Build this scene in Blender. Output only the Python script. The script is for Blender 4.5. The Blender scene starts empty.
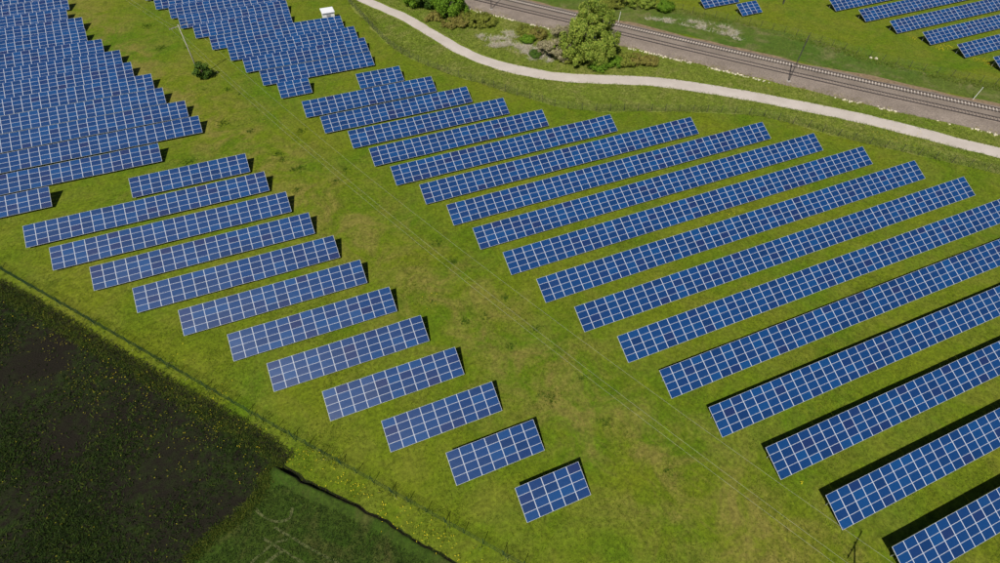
import bpy, bmesh, math, random
import numpy as np
from mathutils import Matrix, Vector, Euler

random.seed(7); rng = np.random.default_rng(7)
scene = bpy.context.scene
col = scene.collection

# ------------------------------------------------------------------ camera
CAM_H = 66.57
cam_d = bpy.data.cameras.new('camera'); cam_d.sensor_width = 36.0; cam_d.sensor_fit = 'HORIZONTAL'
cam_d.lens = 36 * 0.550; cam_d.clip_end = 6000; cam_d.clip_start = 0.5
cam = bpy.data.objects.new('camera', cam_d); col.objects.link(cam); scene.camera = cam
def camera_matrix(pitch, roll, yaw):
    fwd = Vector((math.sin(yaw)*math.cos(pitch), math.cos(yaw)*math.cos(pitch), -math.sin(pitch)))
    right = Vector((math.cos(yaw), -math.sin(yaw), 0)); down = fwd.cross(right)
    r = math.cos(roll)*right + math.sin(roll)*down
    d = -math.sin(roll)*right + math.cos(roll)*down
    m = Matrix((r, -d, -fwd)).transposed().to_4x4(); m.translation = (0, 0, CAM_H)
    return m
cam.matrix_world = camera_matrix(math.radians(49.8986), math.radians(-1.4010), math.radians(23.7531))

# ------------------------------------------------------------------ sky, sun, exposure
SHADOW = Vector((0.55, 0.53, -1.0))            # a metre of height throws its shadow this far
SUN_EL = math.atan2(1.0, math.hypot(0.55, 0.53))
SUN_AZ = math.atan2(-0.55, -0.53)
world = bpy.data.worlds.new('World'); scene.world = world; world.use_nodes = True
wn = world.node_tree.nodes; wl = world.node_tree.links
sky = wn.new('ShaderNodeTexSky'); sky.sky_type = 'NISHITA'; sky.sun_disc = False
sky.sun_elevation = SUN_EL; sky.sun_rotation = SUN_AZ; sky.altitude = 200
sky.air_density = 0.75; sky.dust_density = 0.5; sky.ozone_density = 1.5
bg = wn['Background']; bg.inputs['Strength'].default_value = 0.05
wl.new(sky.outputs['Color'], bg.inputs['Color'])
sun_d = bpy.data.lights.new('sun', 'SUN'); sun_d.energy = 5.0; sun_d.angle = math.radians(0.53)
sun_d.color = (1.0, 0.95, 0.87)
sun = bpy.data.objects.new('sun', sun_d); col.objects.link(sun)
sun.rotation_euler = SHADOW.to_track_quat('-Z', 'Y').to_euler()
sun.location = (-40, -40, 90)
vs = scene.view_settings
vs.view_transform = 'Standard'; vs.look = 'None'; vs.gamma = 1.0; vs.exposure = 0.0; vs.use_curve_mapping = False
scene.cycles.max_bounces = 5; scene.cycles.diffuse_bounces = 2; scene.cycles.glossy_bounces = 2
scene.cycles.transparent_max_bounces = 6

# ------------------------------------------------------------------ helpers
def tag(o, label=None, cat=None, group=None, kind=None):
    if label: o['label'] = label
    if cat: o['category'] = cat
    if group: o['group'] = group
    if kind: o['kind'] = kind
    return o
def link(name, mesh, parent=None):
    o = bpy.data.objects.new(name, mesh); col.objects.link(o)
    if parent is not None: o.parent = parent
    return o
def empty(name, loc=(0, 0, 0), rz=0.0):
    o = bpy.data.objects.new(name, None); col.objects.link(o)
    o.location = loc; o.rotation_euler = (0, 0, rz); o.empty_display_size = 0.3
    return o
def np_mesh(name, V, F, mats, smooth=False, mi=None):
    """V (n,3), F (m,k) with k verts each."""
    V = np.asarray(V, np.float32); F = np.asarray(F, np.int32)
    me = bpy.data.meshes.new(name); k = F.shape[1]
    me.vertices.add(len(V)); me.vertices.foreach_set('co', V.ravel())
    me.loops.add(F.size); me.loops.foreach_set('vertex_index', F.ravel())
    me.polygons.add(len(F)); me.polygons.foreach_set('loop_start', np.arange(len(F), dtype=np.int32)*k)
    me.polygons.foreach_set('loop_total', np.full(len(F), k, np.int32))
    if smooth: me.polygons.foreach_set('use_smooth', np.ones(len(F), bool))
    for m in (mats if isinstance(mats, (list, tuple)) else [mats]): me.materials.append(m)
    if mi is not None: me.polygons.foreach_set('material_index', np.asarray(mi, np.int32))
    me.update(calc_edges=True); me.validate()
    return me
def bm_mesh(name, bm, mats, smooth=False):
    me = bpy.data.meshes.new(name); bm.normal_update(); bm.to_mesh(me); bm.free()
    for m in (mats if isinstance(mats, (list, tuple)) else [mats]): me.materials.append(m)
    if smooth:
        for p in me.polygons: p.use_smooth = True
    return me
def box(bm, c, s, rot=None, mi=0):
    vs_ = []
    for dx in (-.5, .5):
        for dy in (-.5, .5):
            for dz in (-.5, .5):
                p = Vector((dx*s[0], dy*s[1], dz*s[2]))
                if rot is not None: p = rot @ p
                vs_.append(bm.verts.new(p + Vector(c)))
    for f in ((0,1,3,2),(4,6,7,5),(0,4,5,1),(2,3,7,6),(0,2,6,4),(1,5,7,3)):
        fa = bm.faces.new([vs_[i] for i in f]); fa.material_index = mi
def tube(bm, pts, radii, n=6, mi=0, cap=True):
    rings = []
    pts = [Vector(p) for p in pts]
    for i, p in enumerate(pts):
        d = (pts[min(i+1, len(pts)-1)] - pts[max(i-1, 0)]).normalized()
        a = d.orthogonal().normalized() if abs(d.z) < .95 else Vector((1, 0, 0))
        a = (a - d*a.dot(d)).normalized(); b = d.cross(a)
        r = radii[i] if hasattr(radii, '__len__') else radii
        rings.append([bm.verts.new(p + r*(math.cos(2*math.pi*k/n)*a + math.sin(2*math.pi*k/n)*b)) for k in range(n)])
    for i in range(len(rings)-1):
        for k in range(n):
            f = bm.faces.new((rings[i][k], rings[i][(k+1) % n], rings[i+1][(k+1) % n], rings[i+1][k])); f.material_index = mi
    if cap:
        bm.faces.new(rings[0][::-1]).material_index = mi; bm.faces.new(rings[-1]).material_index = mi
def inside(P, poly):
    x, y = P[:, 0], P[:, 1]; r = np.zeros(len(P), bool); n = len(poly)
    for i in range(n):
        x1, y1 = poly[i]; x2, y2 = poly[(i+1) % n]
        c = ((y1 > y) != (y2 > y)) & (x < (x2-x1)*(y-y1)/((y2-y1) if y2 != y1 else 1e-9)+x1)
        r ^= c
    return r
def dist_line(P, line):
    d = np.full(len(P), 1e9)
    for (a, b) in zip(line[:-1], line[1:]):
        a = np.array(a); b = np.array(b); ab = b-a
        t = np.clip(((P-a)@ab)/(ab@ab), 0, 1)
        d = np.minimum(d, np.hypot(*(P-(a+t[:, None]*ab)).T))
    return d
def spline(pts, step):
    P = [np.array(p, float) for p in pts]; P = [2*P[0]-P[1]] + P + [2*P[-1]-P[-2]]; out = []
    for i in range(1, len(P)-2):
        n = max(1, int(np.hypot(*(P[i+1]-P[i]))/step))
        for k in range(n):
            t = k/n
            out.append(.5*((2*P[i])+(-P[i-1]+P[i+1])*t+(2*P[i-1]-5*P[i]+4*P[i+1]-P[i+2])*t*t+(-P[i-1]+3*P[i]-3*P[i+1]+P[i+2])*t**3))
    out.append(P[-2]); return np.array(out)
def normals2(L):
    d = np.gradient(L, axis=0); d /= np.linalg.norm(d, axis=1)[:, None]
    return np.stack([d[:, 1], -d[:, 0]], 1)       # right-hand side of the line
def offset(L, o):
    return L + normals2(L)*(o if np.isscalar(o) else np.asarray(o)[:, None])
def resample(L, step):
    L = np.asarray(L, float); s = np.r_[0, np.cumsum(np.hypot(*np.diff(L, axis=0).T))]
    t = np.arange(0, s[-1], step); return np.stack([np.interp(t, s, L[:, 0]), np.interp(t, s, L[:, 1])], 1)
def wob(n, amp, k=5):
    r = rng.normal(0, 1, n+2*k); w = np.convolve(r, np.hanning(2*k+1)/np.sqrt((np.hanning(2*k+1)**2).sum()), 'same')[k:-k]
    return amp*w
def sheet(name, poly, z, mat, step=1.5, amp=0.25, kind='structure'):
    P = np.array(list(poly)+[poly[0]], float); P = resample(P, step)
    P = P + np.stack([wob(len(P), amp, 2), wob(len(P), amp, 2)], 1)
    bm = bmesh.new(); f = bm.faces.new([bm.verts.new((p[0], p[1], z)) for p in P])
    f.normal_update()
    if f.normal.z < 0: f.normal_flip()
    bmesh.ops.triangulate(bm, faces=[f])
    o = link(name, bm_mesh(name, bm, mat)); o['kind'] = kind
    return o
def strip(name, L, offs, zs, mats, mi=None, kind='structure', parent=None):
    """a ribbon along L: offs / zs give the cross profile."""
    n = len(L); m = len(offs)
    rows = [np.c_[offset(L, offs[j]), np.full(n, zs[j]) if np.isscalar(zs[j]) else zs[j]] for j in range(m)]
    V = np.stack(rows, 1).reshape(-1, 3)
    i = np.arange(n-1)[:, None]*m; j = np.arange(m-1)[None]
    a = (i+j).ravel(); F = np.stack([a, a+m, a+m+1, a+1], 1)
    me = np_mesh(name, V, F, mats, mi=None if mi is None else np.tile(mi, n-1))
    me.flip_normals() if me.polygons[0].normal.z < 0 else None
    o = link(name, me, parent)
    if kind: o['kind'] = kind
    return o

# ------------------------------------------------------------------ materials
def new_mat(name, rough=.8, spec=.3):
    m = bpy.data.materials.new(name); m.use_nodes = True
    b = m.node_tree.nodes['Principled BSDF']; b.inputs['Roughness'].default_value = rough
    b.inputs['Specular IOR Level'].default_value = spec
    return m, m.node_tree.nodes, m.node_tree.links, b
def noise(nt, co, scale, detail=4, rough=.55, dist=0.0):
    n = nt.nodes.new('ShaderNodeTexNoise'); n.inputs['Scale'].default_value = scale
    n.inputs['Detail'].default_value = detail; n.inputs['Roughness'].default_value = rough; n.inputs['Distortion'].default_value = dist
    if co is not None: nt.links.new(co, n.inputs['Vector'])
    return n.outputs['Fac']
def ramp(nt, fac, stops, mode='LINEAR'):
    r = nt.nodes.new('ShaderNodeValToRGB'); r.color_ramp.interpolation = mode
    e = r.color_ramp.elements
    while len(e) < len(stops): e.new(.5)
    for el, (p, c) in zip(e, stops):
        el.position = p; el.color = (*c, 1) if len(c) == 3 else c
    nt.links.new(fac, r.inputs['Fac']); return r.outputs['Color']
def g(v): return (v, v, v)
def mixc(nt, fac, a, b, mode='MIX'):
    m = nt.nodes.new('ShaderNodeMix'); m.data_type = 'RGBA'; m.blend_type = mode
    for s, v in ((m.inputs[0], fac), (m.inputs[6], a), (m.inputs[7], b)):
        if hasattr(v, 'is_linked'): nt.links.new(v, s)
        else: s.default_value = v if isinstance(v, (int, float)) else ((*v, 1) if len(v) == 3 else v)
    return m.outputs[2]
def math_(nt, op, a, b=None, clamp=False):
    m = nt.nodes.new('ShaderNodeMath'); m.operation = op; m.use_clamp = clamp
    for s, v in zip(m.inputs, (a, b)):
        if v is None: continue
        if hasattr(v, 'is_linked'): nt.links.new(v, s)
        else: s.default_value = v
    return m.outputs[0]
def bump(nt, b, h, strength, dist):
    n = nt.nodes.new('ShaderNodeBump'); n.inputs['Strength'].default_value = strength; n.inputs['Distance'].default_value = dist
    nt.links.new(h, n.inputs['Height']); nt.links.new(n.outputs['Normal'], b.inputs['Normal'])
def objco(nt):
    return nt.nodes.new('ShaderNodeTexCoord').outputs['Object']
def plain(name, c, rough=.7, var=.25, scale=6.0, metal=0.0, spec=.3):
    m, n, l, b = new_mat(name, rough, spec); nt = m.node_tree
    f = noise(nt, objco(nt), scale, 4)
    l.new(ramp(nt, f, [(.25, tuple(x*(1-var) for x in c)), (.75, tuple(min(1, x*(1+var)) for x in c))]), b.inputs['Base Color'])
    b.inputs['Metallic'].default_value = metal
    return m
def island_mat(name, stops, rough=.75, trans=.0, spec=.2):
    m, n, l, b = new_mat(name, rough, spec); nt = m.node_tree
    geo = n.new('ShaderNodeNewGeometry')
    big = noise(nt, objco(nt), .35, 2)
    f = math_(nt, 'ADD', math_(nt, 'MULTIPLY', geo.outputs['Random Per Island'], .7), math_(nt, 'MULTIPLY', big, .3))
    c = ramp(nt, f, stops); l.new(c, b.inputs['Base Color'])
    if trans:
        t = n.new('ShaderNodeBsdfTranslucent'); l.new(c, t.inputs['Color'])
        mx = n.new('ShaderNodeMixShader'); mx.inputs[0].default_value = trans
        l.new(b.outputs[0], mx.inputs[1]); l.new(t.outputs[0], mx.inputs[2]); l.new(mx.outputs[0], n['Material Output'].inputs['Surface'])
    return m

def grass_mat(name, lush, olive, dry, dry_amt, aisle=False):
    m, n, l, b = new_mat(name, .9, .15); nt = m.node_tree; co = objco(nt)
    big = noise(nt, co, .045, 5, .6, .6); mid = noise(nt, co, .28, 5, .62, .4); fine = noise(nt, co, 2.2, 5, .7); vfine = noise(nt, co, 9, 4, .75)
    c = mixc(nt, ramp(nt, big, [(.38, g(0)), (.62, g(1))]), lush, olive)
    c = mixc(nt, math_(nt, 'MULTIPLY', ramp(nt, mid, [(.5, g(0)), (.72, g(1))]), .7), c, olive)
    dm = noise(nt, co, .16, 6, .68, .8)
    dmask = ramp(nt, dm, [(.55-dry_amt*.2, g(0)), (.72-dry_amt*.15, g(1))])
    if aisle:
        # the mown, trodden service lane between the blocks is drier: distance to the lane's axis
        sx = n.new('ShaderNodeSeparateXYZ'); l.new(co, sx.inputs[0])
        d = math_(nt, 'ADD', math_(nt, 'MULTIPLY', sx.outputs[0], .906), math_(nt, 'MULTIPLY', sx.outputs[1], .423))
        d = math_(nt, 'ABSOLUTE', math_(nt, 'SUBTRACT', d, 33.5))
        lane = math_(nt, 'SUBTRACT', 1.0, math_(nt, 'DIVIDE', d, 12.0), True)
        dmask = math_(nt, 'MULTIPLY', dmask, math_(nt, 'ADD', .3, math_(nt, 'MULTIPLY', lane, .85)), True)
        w = noise(nt, co, .5, 3, .6)
        rut = math_(nt, 'ABSOLUTE', math_(nt, 'SUBTRACT', math_(nt, 'ABSOLUTE', math_(nt, 'SUBTRACT', d, 1.6)), 0.8))
        rut = math_(nt, 'SUBTRACT', 1.0, math_(nt, 'DIVIDE', rut, .28), True)
        rut = math_(nt, 'MULTIPLY', rut, ramp(nt, w, [(.42, g(0)), (.62, g(.45))]))
        dmask = math_(nt, 'MAXIMUM', dmask, rut)
    c = mixc(nt, math_(nt, 'MULTIPLY', dmask, .8), c, dry)
    dk = noise(nt, co, .11, 4, .6, 1.0)
    c = mixc(nt, math_(nt, 'MULTIPLY', ramp(nt, dk, [(.62, g(0)), (.72, g(1))]), .45), c, tuple(x*.55 for x in lush))
    m1 = noise(nt, co, .8, 5, .65, .5)
    c = mixc(nt, 1.0, c, ramp(nt, m1, [(.3, g(.76)), (.5, g(1.0)), (.7, g(1.22))]), 'MULTIPLY')
    c = mixc(nt, 1.0, c, ramp(nt, fine, [(.33, g(.64)), (.5, g(1.0)), (.68, g(1.34))]), 'MULTIPLY')
    c = mixc(nt, .6, c, ramp(nt, vfine, [(.3, g(.5)), (.7, g(1.5))]), 'MULTIPLY')
    l.new(c, b.inputs['Base Color'])
    bump(nt, b, math_(nt, 'ADD', fine, math_(nt, 'MULTIPLY', vfine, .6)), .55, .12)
    return m

M = {}
M['grass'] = grass_mat('meadow_grass', (.080, .138, .0040), (.122, .152, .0065), (.185, .158, .036), .64, aisle=True)
M['verge'] = grass_mat('verge_grass', (.130, .190, .016), (.185, .215, .032), (.24, .22, .075), .35)
M['far_verge'] = grass_mat('rough_grass', (.062, .112, .012), (.090, .122, .018), (.16, .15, .06), .35)
M['crop'] = grass_mat('crop_grass', (.026, .060, .004), (.040, .062, .007), (.075, .072, .020), .3)

m, n, l, b = new_mat('dark_soil', .95, .1); nt = m.node_tree; co = objco(nt)
f1 = noise(nt, co, .9, 6, .7); f2 = noise(nt, co, .09, 4, .6); f3 = noise(nt, co, 6, 4, .7)
c = mixc(nt, math_(nt, 'MULTIPLY', ramp(nt, f2, [(.4, g(0)), (.6, g(1))]), ramp(nt, f1, [(.42, g(0)), (.6, g(1))])), (.0145, .0125, .0085), (.022, .038, .007))
c = mixc(nt, .8, c, ramp(nt, f3, [(.3, g(.4)), (.7, g(1.7))]), 'MULTIPLY')
l.new(c, b.inputs['Base Color']); bump(nt, b, math_(nt, 'ADD', f1, f3), .8, .15); M['soil'] = m

m, n, l, b = new_mat('path_gravel', .9, .2); nt = m.node_tree; co = objco(nt)
f1 = noise(nt, co, .25, 5, .6); f2 = noise(nt, co, 7, 5, .7)
c = ramp(nt, f1, [(.3, (.44, .39, .345)), (.7, (.53, .475, .43))])
c = mixc(nt, .5, c, ramp(nt, f2, [(.25, g(.75)), (.75, g(1.2))]), 'MULTIPLY')
l.new(c, b.inputs['Base Color']); M['path'] = m

m, n, l, b = new_mat('ballast', .95, .2); nt = m.node_tree; co = objco(nt)
f1 = noise(nt, co, .2, 4, .6); f2 = noise(nt, co, 3.2, 6, .8)
v = n.new('ShaderNodeTexVoronoi'); v.inputs['Scale'].default_value = 9; l.new(co, v.inputs['Vector'])
c = ramp(nt, f1, [(.3, (.205, .168, .138)), (.7, (.29, .24, .20))])
c = mixc(nt, .75, c, ramp(nt, f2, [(.3, g(.4)), (.7, g(1.6))]), 'MULTIPLY')
l.new(c, b.inputs['Base Color']); bump(nt, b, v.outputs['Distance'], 1.0, .08); M['ballast'] = m
M['ballast_brown'] = plain('rusty_ballast', (.27, .22, .185), .95, .4, 4)
M['verge_earth'] = plain('bare_earth', (.21, .15, .09), .95, .45, 1.2)
M['rail'] = plain('rusty_rail', (.032, .024, .021), .55, .3, 3)
M['sleeper_pale'] = plain('concrete_sleeper', (.56, .50, .44), .9, .2, 2)
M['sleeper_dark'] = plain('weathered_sleeper', (.24, .20, .17), .9, .3, 2)
M['limestone'] = plain('pale_stone', (.62, .56, .42), .9, .3, 1.5)
M['steel'] = plain('galvanised_steel', (.46, .47, .48), .45, .12, 5, metal=.6)
M['concrete'] = plain('pole_concrete', (.40, .37, .33), .9, .15, 3)
M['wire'] = plain('aluminium_wire', (.62, .60, .52), .4, .1, 3, metal=.3)
M['ceramic'] = plain('brown_ceramic', (.12, .05, .03), .3, .1, 5)
M['green_steel'] = plain('green_coated_wire', (.012, .050, .030), .5, .2, 4)
M['fence_grey'] = plain('weathered_fence_wire', (.17, .18, .13), .6, .2, 4)
M['post_dark'] = plain('dark_fence_post', (.05, .05, .04), .7, .3, 6)
M['mast_dark'] = plain('dark_mast_steel', (.06, .055, .055), .6, .2, 4)
M['white_paint'] = plain('white_render', (.80, .80, .78), .7, .06, 2)
M['roof_pale'] = plain('pale_roof_sheet', (.74, .75, .78), .5, .05, 2)
M['door_grey'] = plain('grey_door', (.36, .37, .40), .5, .1, 3)
M['bark'] = plain('bark', (.10, .075, .055), .95, .4, 6)

# photovoltaic glass: polycrystalline blue, each panel its own shade
m, n, l, b = new_mat('panel_cells', .14, .5); nt = m.node_tree; co = objco(nt)
oi = n.new('ShaderNodeObjectInfo')
base = ramp(nt, oi.outputs['Random'], [(0, (0.0010, 0.0306, 0.1260)), (.22, (0.0010, 0.0396, 0.1554)), (.42, (0.0009, 0.0252, 0.1075)), (.6, (0.0011, 0.0495, 0.1781)), (.78, (0.0010, 0.0333, 0.1344)), (.90, (0.0025, 0.0279, 0.1218)), (.97, (0.0070, 0.0216, 0.0966)), (1, (0.0010, 0.0369, 0.1445))])
cry = n.new('ShaderNodeTexVoronoi'); cry.inputs['Scale'].default_value = 24; l.new(co, cry.inputs['Vector'])
base = mixc(nt, .35, base, ramp(nt, cry.outputs['Color'], [(.2, g(.7)), (.8, g(1.35))]), 'MULTIPLY')
sx = n.new('ShaderNodeSeparateXYZ'); l.new(co, sx.inputs[0])
def gridline(axis, period, width, off=0.0):
    f = math_(nt, 'FRACT', math_(nt, 'DIVIDE', math_(nt, 'ADD', sx.outputs[axis], 10.0+off), period))
    f = math_(nt, 'ABSOLUTE', math_(nt, 'SUBTRACT', f, .5))
    return math_(nt, 'GREATER_THAN', f, .5-width/period/2)
lines = math_(nt, 'MAXIMUM', gridline(0, .1575, .006, .0), gridline(1, .1575, .006, .0))
bus = gridline(0, .0525, .0022, .026)
base = mixc(nt, math_(nt, 'MULTIPLY', lines, .06), base, (.30, .36, .46))
base = mixc(nt, math_(nt, 'MULTIPLY', bus, .06), base, (.45, .48, .52))
dust = noise(nt, co, 1.3, 3)
base = mixc(nt, math_(nt, 'MULTIPLY', dust, .008), base, (.35, .34, .32))
l.new(base, b.inputs['Base Color']); b.inputs['IOR'].default_value = 1.5
l.new(ramp(nt, dust, [(.3, g(.33)), (.7, g(.37))]), b.inputs['Roughness'])
M['cells'] = m
M['frame'] = plain('panel_frame', (.64, .68, .74), .45, .05, 3, metal=.0, spec=.4)
M['backsheet'] = plain('panel_back', (.5, .5, .5), .7, .05, 3)

# foliage
M['blade'] = island_mat('grass_blades', [(.15, (.052, .096, .003)), (.4, (.096, .156, .006)), (.65, (.140, .182, .010)), (.9, (.22, .205, .034))], .8, .4)
M['blade_lush'] = island_mat('lush_blades', [(.15, (.095, .150, .013)), (.45, (.165, .235, .022)), (.7, (.230, .275, .044)), (.92, (.33, .33, .11))], .8, .4)
M['weed_dark'] = island_mat('dark_weeds', [(.15, (.010, .020, .004)), (.5, (.022, .046, .006)), (.75, (.045, .080, .010)), (.93, (.11, .13, .016))], .9, .3)
M['crop_blade'] = island_mat('crop_blades', [(.15, (.014, .030, .004)), (.5, (.028, .060, .007)), (.9, (.060, .080, .014))], .85, .2)
M['tussock'] = island_mat('tussock_blades', [(.15, (.034, .080, .005)), (.5, (.062, .125, .007)), (.9, (.095, .155, .012))], .85, .35)
M['margin'] = island_mat('margin_blades', [(.15, (.022, .045, .005)), (.5, (.060, .095, .008)), (.9, (.14, .15, .02))], .85, .3)
M['soil_bits'] = island_mat('dead_blades', [(.15, (.012, .011, .008)), (.6, (.030, .028, .014)), (.9, (.06, .06, .02))], .9, .1)
M['flower_dull'] = island_mat('dull_petals', [(.1, (.10, .12, .01)), (.5, (.22, .21, .015)), (.9, (.42, .36, .02))], .85)
M['flower'] = island_mat('yellow_petals', [(.1, (.62, .48, .01)), (.9, (.85, .72, .04))], .8)
M['dry'] = island_mat('dry_stalks', [(.1, (0.338, 0.284, 0.176)), (.5, (0.567, 0.499, 0.365)), (.9, (0.640, 0.640, 0.621))], .9, .2)
M['leaf_willow'] = island_mat('willow_leaves', [(.1, (0.115, 0.193, 0.025)), (.45, (0.239, 0.330, 0.042)), (.75, (0.363, 0.431, 0.066)), (.95, (0.519, 0.514, 0.121))], .7, .35)
M['leaf_green'] = island_mat('green_leaves', [(.1, (0.063, 0.147, 0.011)), (.45, (0.133, 0.259, 0.017)), (.8, (0.224, 0.364, 0.028))], .7, .35)
M['leaf_dark'] = island_mat('dark_leaves', [(.1, (0.036, 0.081, 0.012)), (.5, (0.071, 0.143, 0.017)), (.9, (0.132, 0.213, 0.028))], .7, .3)
M['leaf_brown'] = island_mat('russet_leaves', [(.1, (0.144, 0.117, 0.042)), (.4, (0.239, 0.208, 0.046)), (.7, (0.303, 0.275, 0.061)), (.92, (0.271, 0.333, 0.058))], .8, .3)
M['leaf_olive'] = island_mat('olive_leaves', [(.1, (0.119, 0.154, 0.025)), (.5, (0.231, 0.254, 0.036)), (.9, (0.308, 0.339, 0.056))], .8, .3)
M['leaf_grey'] = island_mat('grey_twigs', [(.1, (0.144, 0.122, 0.066)), (.4, (0.306, 0.270, 0.157)), (.75, (0.468, 0.422, 0.264)), (.95, (0.360, 0.396, 0.132))], .9, .25)

# ------------------------------------------------------------------ layout lines (metres, x along the rows, y up the slope of the panels)
PATH = spline([(20, 176), (27.2, 158.8), (33.5, 146.6), (38.1, 134.7), (42.0, 123.6), (46.7, 115.2), (52.8, 108.3), (59.7, 103.0), (67.5, 98.9), (78.0, 93.9), (87.2, 87.4), (95.5, 80.5), (103.3, 73.4), (110.8, 66.2), (117.2, 59.1), (123.2, 51.8), (129.2, 44.9), (142, 30), (160, 8)], 1.2)
TRACK = spline([(20, 190), (40, 166.3), (55.5, 148.1), (81.6, 117.8), (104.4, 91.5), (122, 71.8), (139.6, 52.6), (165, 24.5), (185, 2)], 2.0)
FENCE_PARK = spline([(20, 180), (22.6, 160.5), (24.3, 147.0), (26.2, 134.1), (28.9, 125.2), (35.9, 113.4), (41.0, 107.4), (45.3, 101.7), (50.5, 95.6), (53.5, 92.0), (60.0, 88.0), (68.6, 84.5), (77.2, 81.0), (90.0, 74.8), (96.8, 68.6), (103.9, 59.9), (110.3, 53.2), (115.8, 47.6), (122.7, 40.4), (134, 28.5)], 1.0)
FENCE_FIELD = np.array([(-64.5, 100.8), (-49.9, 83.2), (-33.9, 63.9), (-14.5, 40.4), (6.6, 15.4), (19, .6)])
FENCE_FAR = spline([(90, 140), (98.2, 131.4), (106.0, 122.4), (117.8, 109.2), (124.5, 101.0), (129.5, 93.3), (133.8, 85.3), (139.5, 77.2), (146.5, 69.4), (154, 61.5), (164, 50)], 1.0)
FIELD_EDGE = [(-140, 187), (-49.5, 80.2), (-41.9, 71.3), (-36.6, 64.6), (-30.9, 57.7), (-25.2, 50.7), (-17.2, 41.4), (-14.0, 37.3), (-12.6, 34.8)]
SOIL_CROP = [(-13.9, 33.8), (-15.7, 33.5), (-16.5, 31.4), (-18.8, 29.6), (-22.1, 28.7), (-25.0, 26.8), (-60, 4), (-140, -48)]
DITCH = [(-14.6, 34.3), (-11.9, 31.1), (-9.4, 28.6), (-7.0, 26.2), (-4.7, 23.6), (-2.4, 21.0), (-0.3, 18.4), (1.8, 16.0), (20, -6), (55, -48)]

# ------------------------------------------------------------------ ground
bm = bmesh.new()
bm.faces.new([bm.verts.new(p) for p in ((-1800, -1500, 0), (1800, -1500, 0), (1800, 2400, 0), (-1800, 2400, 0))])
link('ground', bm_mesh('ground', bm, M['grass']))['kind'] = 'structure'
trk_lo = resample(offset(TRACK, 5.6), 3)
verge_poly = [tuple(p) for p in resample(FENCE_PARK, 2.5)] + [tuple(p) for p in offset(TRACK, 4.0)[::-2] if p[1] > 15]
sheet('verge', verge_poly, .004, M['verge'], 1.6, .25)
far_verge = [tuple(p) for p in offset(TRACK, -7.5)[::2] if p[1] > 15] + [tuple(p) for p in FENCE_FAR[::-3]]
sheet('railway_verge', far_verge, .004, M['far_verge'], 1.6, .3)
soil_poly = FIELD_EDGE + SOIL_CROP
sheet('dark_field', soil_poly, .004, M['soil'], .45, .13)
crop_poly = SOIL_CROP[::-1] + DITCH + [(-140, -60)]
sheet('crop_field', crop_poly, .008, M['crop'], .6, .15)

# the bare bank along the crop field: a grassy rise that drops off in a dark earth edge
D = resample(spline(DITCH, .4), .4)
hh = np.clip(.75 - .014*np.arange(len(D)), .30, .75)*(1+wob(len(D), .12, 3)); hh[:4] *= np.array([.1, .4, .7, .9])
w0 = wob(len(D), .06, 2); ww = np.clip(1.9-.045*np.arange(len(D)), .4, 1.9)
strip('field_bank', D, [1.3+w0, .30+w0, .05+w0, -.14+w0*1.2, -.16-ww*.38+w0*1.5], [.006, hh*.85, hh, .03, .012], [M['crop'], M['soil']], mi=[0, 0, 1, 1])

# wheel marks pressed into the crop
def track_marks(name, pts, w, zz):
    L = resample(spline(pts, .4), .4)
    s = strip(name, L, [-w/2+wob(len(L), .04, 2), w/2+wob(len(L), .04, 2)], [zz, zz], M['flat_crop'])
    return s
m, n, l, b = new_mat('flattened_crop', .9, .1); nt = m.node_tree
l.new(ramp(nt, noise(nt, objco(nt), 1.6, 5, .7), [(.34, (.034, .064, .008)), (.52, (.100, .112, .042))]), b.inputs['Base Color']); M['flat_crop'] = m
for q_, pts in enumerate(([(-16.8, 26.3), (-13.4, 22.3), (-8, 15.5)], [(-15.5, 27.0), (-9.9, 20.8), (-4, 14)], [(-17.3, 30.1), (-16.4, 28.6), (-15.2, 27.6), (-13.8, 27.4), (-13.2, 28.6)], [(-19.5, 23.6), (-17.6, 24.6), (-15.8, 25.3), (-14.2, 25.1)], [(-18.2, 22.6), (-16.4, 23.7), (-14.8, 24.1)])):
    track_marks('wheel_track', pts, .30, .012+.003*q_)

# gravel path
wid = np.interp(PATH[:, 1], [60, 105, 125, 170], [4.1, 3.9, 3.2, 3.1])/2
strip('gravel_path', PATH, [-wid+wob(len(PATH), .1, 2), -wid*.3, wid*.3, wid+wob(len(PATH), .1, 2)], [.014, .05, .05, .014], M['path'])

# railway bed
n_ = len(TRACK)
strip('ballast_bed', TRACK, [5.6+wob(n_, .25, 2), 4.4, 1.3, -5.4, -6.6+wob(n_, .3, 2)], [.02, .18, .3, .3, .02], M['ballast'])
strip('earth_shoulder', TRACK, [-6.2, -7.6+wob(n_, .5, 3)], [.016, .012], M['verge_earth'])
for off in (0.0, -4.1):
    T2 = offset(TRACK, off)
    strip('stained_ballast', T2, [1.15+wob(n_, .1, 2), -1.15+wob(n_, .1, 2)], [.312, .312] if off else [.312, .312], M['ballast_brown'] if off == 0 else M['ballast'])

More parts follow.
